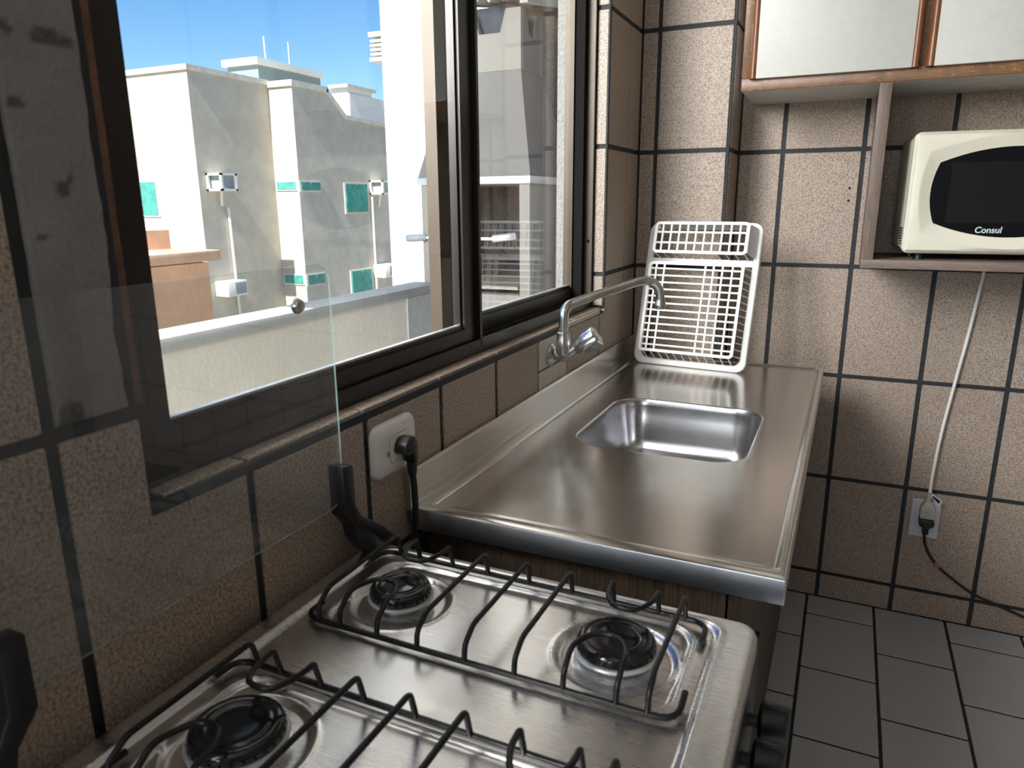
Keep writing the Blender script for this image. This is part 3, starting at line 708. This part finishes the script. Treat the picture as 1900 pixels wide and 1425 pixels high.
# ------------------------------------------------------------------ outlet on the end wall
o2 = empty('wall_outlet', (.81, 1.353, .30), 'small pale rectangular wall outlet low under the microwave', 'outlet')
o2.name = 'wall_outlet'
def pz(x0, x1, z0, z1, r, y): return [(x, y, z) for x, z in rr(x0, x1, z0, z1, r, 6, 3)]
loft('plate', [pz(.7735, .8455, .247, .3575, .003, 1.3535), pz(.7735, .8455, .247, .3575, .003, 1.349), pz(.776, .843, .2495, .355, .003, 1.3465)], PLATEG, o2, cap1=True, ang=20)
cordw = empty('power_lead', (.81, 1.34, .33), 'white power cord with beige plug hanging below the microwave shelf', 'cord')
tube('cord', smooth_path([(.862, 1.346, 1.012), (.858, 1.347, .95), (.848, 1.346, .83), (.834, 1.345, .70), (.820, 1.344, .56), (.813, 1.341, .44), (.812, 1.336, .385)], 8), .0042, PLATEW, cordw, 10)
lathe('strain_relief', [(.0001, 0), (.0062, 0), (.0050, .003), (.0066, .005), (.0052, .008), (.007, .010), (.0056, .013), (.0072, .016), (.006, .020), (.0001, .020)], (.8115, 1.336, .362), (0, 0, 1), BEIGEP, cordw, 16)
prism('plug_body', [(.803, .362), (.820, .362), (.829, .345), (.829, .312), (.794, .312), (.794, .345)], 'y', 1.320, 1.346, BEIGEP, cordw, .003)
box('plug_print', .804, .816, 1.3192, 1.3202, .330, .336, GREYP, cordw)
pl_tag = prism('cord_tag', [(.816, .386), (.838, .372), (.844, .366), (.838, .352), (.828, .362), (.816, .376)], 'y', 1.332, 1.333, PLATEW, cordw)
prism('tag_print', [(.819, .380), (.836, .369), (.839, .366), (.836, .358), (.829, .364), (.819, .374)], 'y', 1.3312, 1.332, BLACKP, cordw)
cordb = empty('black_cord', (.81, 1.34, .28), 'black power cord running from the low outlet to the right', 'cord')
prism('plug_body', [(.793, .311), (.829, .311), (.832, .300), (.828, .290), (.820, .286), (.820, .268), (.805, .268), (.805, .286), (.795, .292)], 'y', 1.318, 1.346, BLACKP, cordb, .002)
tube('cord', smooth_path([(.8125, 1.332, .270), (.816, 1.336, .240), (.830, 1.342, .205), (.858, 1.346, .168), (.90, 1.348, .135), (.95, 1.349, .103), (1.01, 1.349, .083), (1.10, 1.347, .055), (1.22, 1.345, .02), (1.3, 1.34, .006), (1.5, 1.30, .006)], 6), .0037, BLACKP, cordb, 8)
tube('pink_tape', [(.848, 1.3455, .179), (.860, 1.346, .166)], .0048, RED, cordb)

# ------------------------------------------------------------------ upper cabinet, niche and microwave
UC = empty('wall_cabinet', (.95, 1.22, 1.415), 'wooden wall cabinet with white doors and brown rounded strips', 'cabinet')
YF = 1.083
box('carcass', .278, 1.75, YF + .016, 1.353, 1.418, 2.12, UNDER, UC)
box('underside', .278, 1.75, YF + .002, 1.3535, 1.4145, 1.4185, UNDER, UC)
box('bottom_rail', .276, 1.75, YF - .002, YF + .016, 1.4150, 1.4430, CABW, UC, .0015)
box('top_rail', .276, 1.75, YF - .002, YF + .016, 2.095, 2.12, CABW, UC, .0015)
box('stile', .276, .302, YF - .002, YF + .016, 1.443, 2.095, CABW, UC, .001)
for a in (.640, 1.010, 1.38): box('stile', a, a + .024, YF + .004, YF + .016, 1.443, 2.095, CABW, UC, .001)
def strip(x0, x1, parent):
    n = 8; y = YF - .006; prof = []
    for k in range(n + 1):
        a = PI * k / n; prof.append(((x0 + x1) / 2 - (x1 - x0) / 2 * math.cos(a), y - .012 * math.sin(a)))
    prof = [(x0, YF + .003)] + prof + [(x1, YF + .003)]
    return sharp(prism('edge_strip', prof, 'z', 1.4400, 2.085, CABW2, parent), 50)
for k in range(3):
    a = .297 + k * .3675; e = a + (.3475 if k == 0 else .3475)
    if k: a = .6600 + (k - 1) * .37; e = a + .35
    d = box('door', a + .006, e - .006, YF - .0145, YF + .003, 1.4400, 2.09, DOORW, UC, .001)
    strip(a - .0025, a + .0150, d); strip(e - .0170, e + .0005, d)
hg = tubes('hinge', [([(.2965, YF - .006, 1.500 + i * .0205), (.2965, YF - .006, 1.519 + i * .0205)], .0028) for i in range(3)], ZINC, UC)
NI = empty('microwave_niche', (.88, 1.22, 1.008), 'brown ash laminate niche hanging below the wall cabinet', 'shelf')
box('side_panel', .573, .5985, YF, 1.353, 1.0285, 1.4145, NICHEW, NI, .0008)
box('side_panel', 1.270, 1.2955, YF, 1.353, 1.0285, 1.4145, NICHEW, NI, .0008)
box('bottom_panel', .573, 1.2955, YF, 1.353, 1.0085, 1.0285, NICHEH, NI, .0008)
MW = empty('microwave', (.89, 1.22, 1.0285), 'cream microwave oven with dark curved door window', 'microwave')
mx0, mx1, mz0, mz1 = .657, 1.135, 1.0440, 1.3090; myf = 1.098
def mwloop(i, y, r): return [(x, y, z) for x, z in rr(mx0 + i, mx1 - i, mz0 + i, mz1 - i, r, 8, 16)]
box('body', mx0 + .003, mx1 - .003, myf + .032, 1.285, mz0 + .006, mz1 - .006, CREAM, MW, .012, 3)
loft('front_frame', [mwloop(.004, myf + .034, .012), mwloop(.001, myf + .030, .012), mwloop(.0, myf + .008, .014), mwloop(.005, myf + .001, .014)] , CREAM, MW, cap0=True)
# door front with bulging lens-shaped window
def bulge(cx, cz, hw, hh, bw, bh, n=64):
    """rectangle-like loop whose sides bow out by bw, bh"""
    o = []
    for s in range(4):
        for k in range(n // 4):
            t = -1 + 2 * k / (n // 4); b = 1 - t * t
            o.append([(cx + hw * t, cz - hh - bh * b), (cx + hw + bw * b, cz + hh * t), (cx - hw * t, cz + hh + bh * b), (cx - hw - bw * b, cz - hh * t)][s])
    return o
dcx, dcz = .862, 1.1775; hw, hh = .148, .066
def bl_(o, y, ho=0): return [(x, y, z) for x, z in bulge(dcx, dcz, hw + o, hh + o, .013, .031)]
def rect_loop(x0, x1, z0, z1, y, n=64):
    o = []
    for s in range(4):
        for k in range(n // 4):
            t = k / (n // 4); o.append([(x0 + (x1 - x0) * t, y, z0), (x1, y, z0 + (z1 - z0) * t), (x1 - (x1 - x0) * t, y, z1), (x0, y, z1 - (z1 - z0) * t)][s])
    return o
loft('door', [rect_loop(mx0 + .005, 1.03, mz0 + .005, mz1 - .005, myf + .002), rect_loop(mx0 + .008, 1.027, mz0 + .008, mz1 - .008, myf - .001), bl_(.025, myf - .004), bl_(.022, myf - .0035), bl_(.003, myf + .007), bl_(.0, myf + .0075)], CREAM, MW, ang=25)
loft('door_window', [bl_(.002, myf + .0078), bl_(-.010, myf + .0074), bl_(-.0102, myf + .0070)], MWGLASS, MW, cap1=True, ang=20)
box('window_mesh', .738, .985, myf + .0065, myf + .0072, 1.112, 1.243, MWMESH, MW)
box('keypad', 1.034, mx1 - .006, myf - .002, myf + .004, mz0 + .008, mz1 - .008, CREAM, MW, .002)
box('display', 1.046, mx1 - .018, myf - .0035, myf - .0015, 1.255, 1.285, MWGLASS, MW, .001)
for k in range(12):
    box('key', 1.046 + (k % 3) * .0265, 1.068 + (k % 3) * .0265, myf - .0035, myf - .0015, 1.06 + (k // 3) * .043, 1.092 + (k // 3) * .043, PLATEW, MW, .001, 1)
vt = []
for a in range(4):
    for c in range(7):
        if c < 2 and a > 2: continue
        vt.append((mx0 - .0 + .0022, mx0 + .0035, myf + .040 + a * .010, myf + .045 + a * .010, 1.062 + c * .0058, 1.0655 + c * .0058))
tag(boxes('vent_holes', vt, DARKGAP, MW), kind='stuff')
for fx_ in (.70, 1.09):
    for fy_ in (1.14, 1.25): lathe('foot', [(.0001, 0), (.012, 0), (.010, .022), (.0001, .022)], (fx_, fy_, 1.0286), (0, 0, 1), BLACKP, MW, 14)
tc = bpy.data.curves.new('brand_print', 'FONT'); tc.body = 'consul'.capitalize(); tc.size = .0185; tc.align_x = 'CENTER'; tc.extrude = .0002; tc.shear = .12; tc.offset = .0004
to = bpy.data.objects.new('brand_print', tc); COL.objects.link(to)
dg = bpy.context.evaluated_depsgraph_get(); me = bpy.data.meshes.new_from_object(to.evaluated_get(dg)); bpy.data.objects.remove(to)
me.transform(Matrix.Translation((.8245, myf + .0064, 1.0905)) @ Matrix.Rotation(PI / 2, 4, 'X')); me.materials.clear(); me.materials.append(PRINT)
link(bpy.data.objects.new('brand_print', me), MW)
# it stands slightly turned in its niche
th = math.radians(6.0); c0 = Vector((mx0, myf, MW.location.z)); d0 = c0 - MW.location
MW.rotation_euler.z = th; MW.location = c0 - Matrix.Rotation(th, 3, 'Z') @ d0

# ------------------------------------------------------------------ outside: balcony, parapet, barbecue
tag(box('balcony_floor', -1.36, LW_OUT, -2.5, 3.2, -.15, -.05, BALF), 'balcony floor outside the window, hidden below the parapet', 'floor', kind='structure')
par = empty('parapet_wall', (-1.29, .8, -.05), 'rough cream stucco balcony parapet with cement cap', 'parapet')
box('wall_body', -1.34, -1.220, -2.5, 2.20, -.05, .752, STUCCO_PAR, par)
box('cap', -1.36, -1.214, -2.5, 2.20, .752, .792, CAPC, par, .004)
box('pier_face', -1.224, -1.212, 1.895, 2.19, -.05, .752, GREYP, par)
tag(boxes('wall_outside', [(-1.20, -.134, 2.78, 2.95, -.05, 3.0)], BROWNW), 'brown wall at the end of the balcony behind the barbecue', 'wall', kind='structure')
tag(box('shade_blocker', -1.45, LW_OUT, -.35, 2.10, 2.72, 2.80, BLDGW), 'flat white eave added unseen over the balcony to shade the barbecue', 'blocker', kind='structure')  # unseen slab added to keep the sun off the barbecue
bq = empty('barbecue', (-1.03, 2.45, -.05), 'grey concrete barbecue with tapered hood and chimney beyond the window', 'barbecue')
qx0, qx1, qy = -1.31, -.752, 2.20
box('base', qx0, qx1, qy, 2.76, -.05, .745, CONC2, bq, .004)
box('side_cheek', qx0, qx0 + .055, qy, 2.76, .745, 1.245, CONC2, bq, .004)
box('side_cheek', qx1 - .052, qx1, qy, 2.76, .745, 1.245, CONC2, bq, .004)
box('back_plate', qx0 + .055, qx1 - .052, 2.70, 2.76, .745, 1.245, SOOT, bq)
box('firebrick_lining', qx0 + .055, qx0 + .075, qy + .03, 2.70, .745, 1.245, SOOT, bq)
box('firebrick_lining', qx1 - .066, qx1 - .052, qy + .03, 2.70, .745, 1.245, SOOT, bq)
box('grill_shelf', qx0 + .075, qx1 - .07, qy + .02, 2.70, .770, .785, BROWNW, bq)
def frust(name, b, t, z0, z1, m):
    V = [(b[0], b[2], z0), (b[1], b[2], z0), (b[1], b[3], z0), (b[0], b[3], z0), (t[0], t[2], z1), (t[1], t[2], z1), (t[1], t[3], z1), (t[0], t[3], z1)]
    return mesh_obj(name, V, [(3, 2, 1, 0), (4, 5, 6, 7), (0, 1, 5, 4), (1, 2, 6, 5), (2, 3, 7, 6), (3, 0, 4, 7)], m, bq)
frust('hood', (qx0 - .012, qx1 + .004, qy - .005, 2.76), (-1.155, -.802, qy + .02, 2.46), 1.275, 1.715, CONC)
box('hood_trim', qx0 - .015, qx1 + .006, qy - .012, 2.76, 1.243, 1.276, ZINC, bq, .002)
chx0, chx1, cy0_, cy1_, cz0_, cz1_ = -1.155, -.802, qy + .02, 2.46, 1.716, 2.0
nx0, nx1 = -1.030, -.885
prism('chimney_face', [(chx0, cz0_), (chx1, cz0_), (chx1, cz1_ - .04), (-.872, cz1_ - .04), (-.900, 1.868), (-1.000, 1.868), (-1.03, cz1_ - .04), (chx0, cz1_ - .04)], 'y', cy0_, cy0_ + .03, CONC2, bq)
prism('chimney_face', [(chx0, cz0_), (chx1, cz0_), (chx1, cz1_ - .04), (chx0, cz1_ - .04)], 'y', cy1_ - .03, cy1_, CONC2, bq)
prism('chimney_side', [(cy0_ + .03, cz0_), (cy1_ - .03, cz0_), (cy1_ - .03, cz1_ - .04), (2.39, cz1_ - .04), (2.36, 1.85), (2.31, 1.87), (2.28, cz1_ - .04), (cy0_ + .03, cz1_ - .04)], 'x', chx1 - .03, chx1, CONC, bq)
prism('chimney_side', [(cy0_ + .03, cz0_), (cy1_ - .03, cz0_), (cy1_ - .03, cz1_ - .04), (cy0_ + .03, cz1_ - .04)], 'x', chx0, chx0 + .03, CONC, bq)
box('flue', chx0 + .05, chx1 - .05, cy0_ + .07, cy1_ - .05, cz0_, cz1_ - .012, FLUE, bq)
def grip(a, b, m):
    return tube('spit_grip', [a, Vector(a).lerp(Vector(b), .05), Vector(a).lerp(Vector(b), .95), b], [.012, .017, .017, .013], m, bq, 16)
grip(Vector((-1.375, qy - .045, 1.000)), Vector((-1.285, qy - .010, 1.004)), GREYP)
grip(Vector((-.915, qy - .055, 1.004)), Vector((-.815, qy - .010, 1.016)), ZINC)
tube('spit_rod', [(-1.29, qy - .012, 1.003), (-.915, qy - .050, 1.004)], .007, FRAMEW, bq)
# corrugated roof over the barbecue
rf = empty('corrugated_roof', (-.85, 2.5, 2.02), 'corrugated fibre-cement roof sheet over the barbecue chimney', 'roof')
Vr = []; Fr = []; nr = 24
for i in range(nr + 1):
    x = -1.105 + .39 * i / nr; dz = .018 * (1 if i % 4 in (0, 1) else -1) if i % 2 == 0 else .0
    dz = .016 * math.sin(i * PI / 2)
    for (y, z) in ((2.17, 1.992), (3.05, 2.16)): Vr += [(x, y, z + dz), (x, y, z + dz + .012)]
for i in range(nr):
    a = i * 4; b = a + 4
    Fr += [(a + 1, b + 1, b + 3, a + 3), (a, a + 2, b + 2, b), (a, b, b + 1, a + 1), (a + 2, a + 3, b + 3, b + 2)]
mesh_obj('roof_sheet', Vr, Fr, ROOFC, rf)
prism('roof_edge_beam', [(2.06, 1.93), (3.05, 2.10), (3.05, 2.19), (2.06, 2.02)], 'x', -.735, -.70, ROOFC, rf)

# white sunlit neighbour and its slatted vent
nb = empty('white_building', (-1.9, 6.0, -6), 'blown-out white building side beyond the balcony', 'building')
box('wall_body', -2.374, -1.0, 3.5, 8, -6, 9, BLDGW, nb)
box('vent_hood', -2.49, -2.374, 3.52, 4.0, 2.235, 2.262, BLDGW, nb); box('vent_hood', -2.487, -2.374, 3.52, 4.0, 2.082, 2.105, BLDGW, nb)
for k in range(4): box('slat', -2.486, -2.374, 3.53, 3.99, 2.122 + k * .027, 2.135 + k * .027, BLDGW, nb)

# orange annex
oa = empty('orange_annex', (-5.7, 3.6, -6), 'low orange plastered annex with a weathered ledge', 'building')
box('wall_body', -6.3, -5.03, 1.5, 4.32, -6, .625, ORANGE, oa)
box('ledge', -6.4, -5.0, 1.4, 4.46, .635, .735, ORANGE2, oa, .01)
box('upper_step', -6.6, -5.6, 1.5, 4.40, .735, .92, ORANGE2, oa)

# big cream building with two stepped wings
fb = empty('apartment_building', (-16, 17, -8), 'cream two-wing apartment building with green windows across the way', 'building')
A0 = (-14.0, 12.55); A1 = (-13.18, 15.20)
def bwall(name, *b): return box(name, *b, BLDG, fb)
bwall('wing', -17.2, -14.0, 12.55, 15.3, -8, 4.28)
prism('wing', [(15.20, -8), (19.45, -8), (19.45, 3.52), (17.42, 3.58), (16.63, 4.22), (15.20, 4.22)], 'x', -17.2, -13.18, BLDG, fb)
box('coping', -17.25, -13.95, 12.50, 15.2, 4.24, 4.36, COPING, fb); 
box('coping', -14.4, -13.13, 15.15, 16.66, 4.17, 4.32, COPING, fb)
prism('coping', [(16.60, 4.30), (17.42, 3.66), (19.5, 3.60), (19.5, 3.50), (17.38, 3.55), (16.58, 4.20)], 'x', -14.2, -13.13, COPING, fb)
def win_x(x, y0, y1, z0, z1, n=2):
    f = box('window_frame', x - .03, x + .03, y0 - .03, y1 + .03, z0 - .05, z1 + .03, COPING, fb)
    for k in range(n):
        a = y0 + (y1 - y0) * k / n; b = y0 + (y1 - y0) * (k + 1) / n
        box('pane', x + .02, x + .05, a + .02, b - .02, z0, z1, GREENG, f)
win_x(-13.18, 17.17, 18.27, .90, 1.72); win_x(-13.18, 17.22, 18.27, -2.2, -.86)
win_x(-13.18, 15.22, 16.06, 1.52, 1.73); win_x(-13.18, 15.22, 15.98, -1.06, -.80)
def win_y(y, x0, x1, z0, z1, n=1):
    f = box('window_frame', x0 - .03, x1 + .03, y - .03, y + .03, z0 - .04, z1 + .03, FRAMEW, fb)
    for k in range(n):
        a = x0 + (x1 - x0) * k / n; b = x0 + (x1 - x0) * (k + 1) / n
        box('pane', a + .02, b - .02, y - .05, y - .02, z0, z1, GREENG, f)
win_y(15.20, -13.93, -13.24, 1.55, 1.74); win_y(15.20, -13.93, -13.24, -1.02, -.79); win_y(12.55, -16.6, -15.45, .9, 1.72, 2)
tube('downpipe', [(-13.94, 13.36, 1.08), (-13.94, 13.42, -4)], .035, FRAMEW, fb); tube('downpipe', [(-13.12, 18.46, 1.35), (-13.12, 18.46, -4)], .035, FRAMEW, fb)
box('stair_tower', -15.8, -14.68, 15.65, 18.28, 4.2, 4.90, TEALP, fb); box('tower_coping', -15.9, -14.6, 15.55, 18.36, 4.88, 5.06, FRAMEW, fb)
tube('antenna', [(-14.68, 15.98, 5.0), (-14.68, 15.96, 5.64)], .02, FRAMEW, fb); tube('antenna', [(-14.68, 16.94, 5.0), (-14.68, 16.94, 5.67)], .014, FRAMEW, fb)
def ac(x, y0, y1, z0, z1, label, open_):
    a = empty('air_conditioner', (x + .25, (y0 + y1) / 2, z0), label, 'air conditioner', 'air conditioners on the cream building')
    if open_:
        boxes('housing', [(x, x + .5, y0, y1, z1 - .05, z1), (x, x + .5, y0, y1, z0, z0 + .05), (x + .44, x + .5, y0, y0 + .06, z0, z1), (x + .44, x + .5, y1 - .06, y1, z0, z1), (x, x + .06, y0, y0 + .06, z0, z1)], FRAMEW, a)
        box('unit', x, x + .40, y0 + .10, y1 - .03, z0 + .05, z1 - .05, GREYP, a)
        tube('drain_pipe', [(x + .2, (y0 + y1) / 2, z0), (x + .06, (y0 + y1) / 2 + .1, z0 - .35)], .03, FRAMEW, a)
    else:
        box('housing', x, x + .45, y0, y1, z0, z1, FRAMEW, a, .02)
        for k in range(7): box('louver', x + .10, x + .47, y1 - .02, y1 + .02, z0 + .05 + k * (z1 - z0 - .08) / 7, z0 + .08 + k * (z1 - z0 - .08) / 7, GREYP, a) if False else box('louver', x + .44, x + .465, y0 + .35 * (y1 - y0), y1 - .05, z0 + .05 + k * (z1 - z0 - .08) / 7, z0 + .08 + k * (z1 - z0 - .08) / 7, GREYP, a)
ac(-13.99, 12.78, 13.30, 1.48, 1.90, 'boxy air conditioner high on the left wing of the cream building', True)
ac(-13.17, 18.42, 18.98, 1.42, 1.84, 'boxy air conditioner beside the upper green window, near the white wall', True)
ac(-13.99, 12.70, 13.36, -1.12, -.74, 'louvred air conditioner low on the left wing above the parapet', False)
ac(-13.17, 18.40, 19.10, -1.15, -.74, 'louvred air conditioner beside the lower green window, near the white wall', False)
hb = empty('distant_house', (-16, 22, -8), 'small white rooftop block behind the cream building', 'building')
box('wall_body', -17, -15.2, 20.4, 23.5, -8, 4.75, BLDGW, hb); box('chimney', -15.9, -15.25, 20.38, 21.75, 4.7, 4.98, BLDGW, hb); box('chimney_cap', -15.95, -15.15, 20.25, 21.9, 4.93, 5.03, COPING, hb)
tag(box('ground', -60, 10, -30, 70, -8.2, -8.0, LAWN), 'distant street ground far below the window', 'ground', kind='structure')
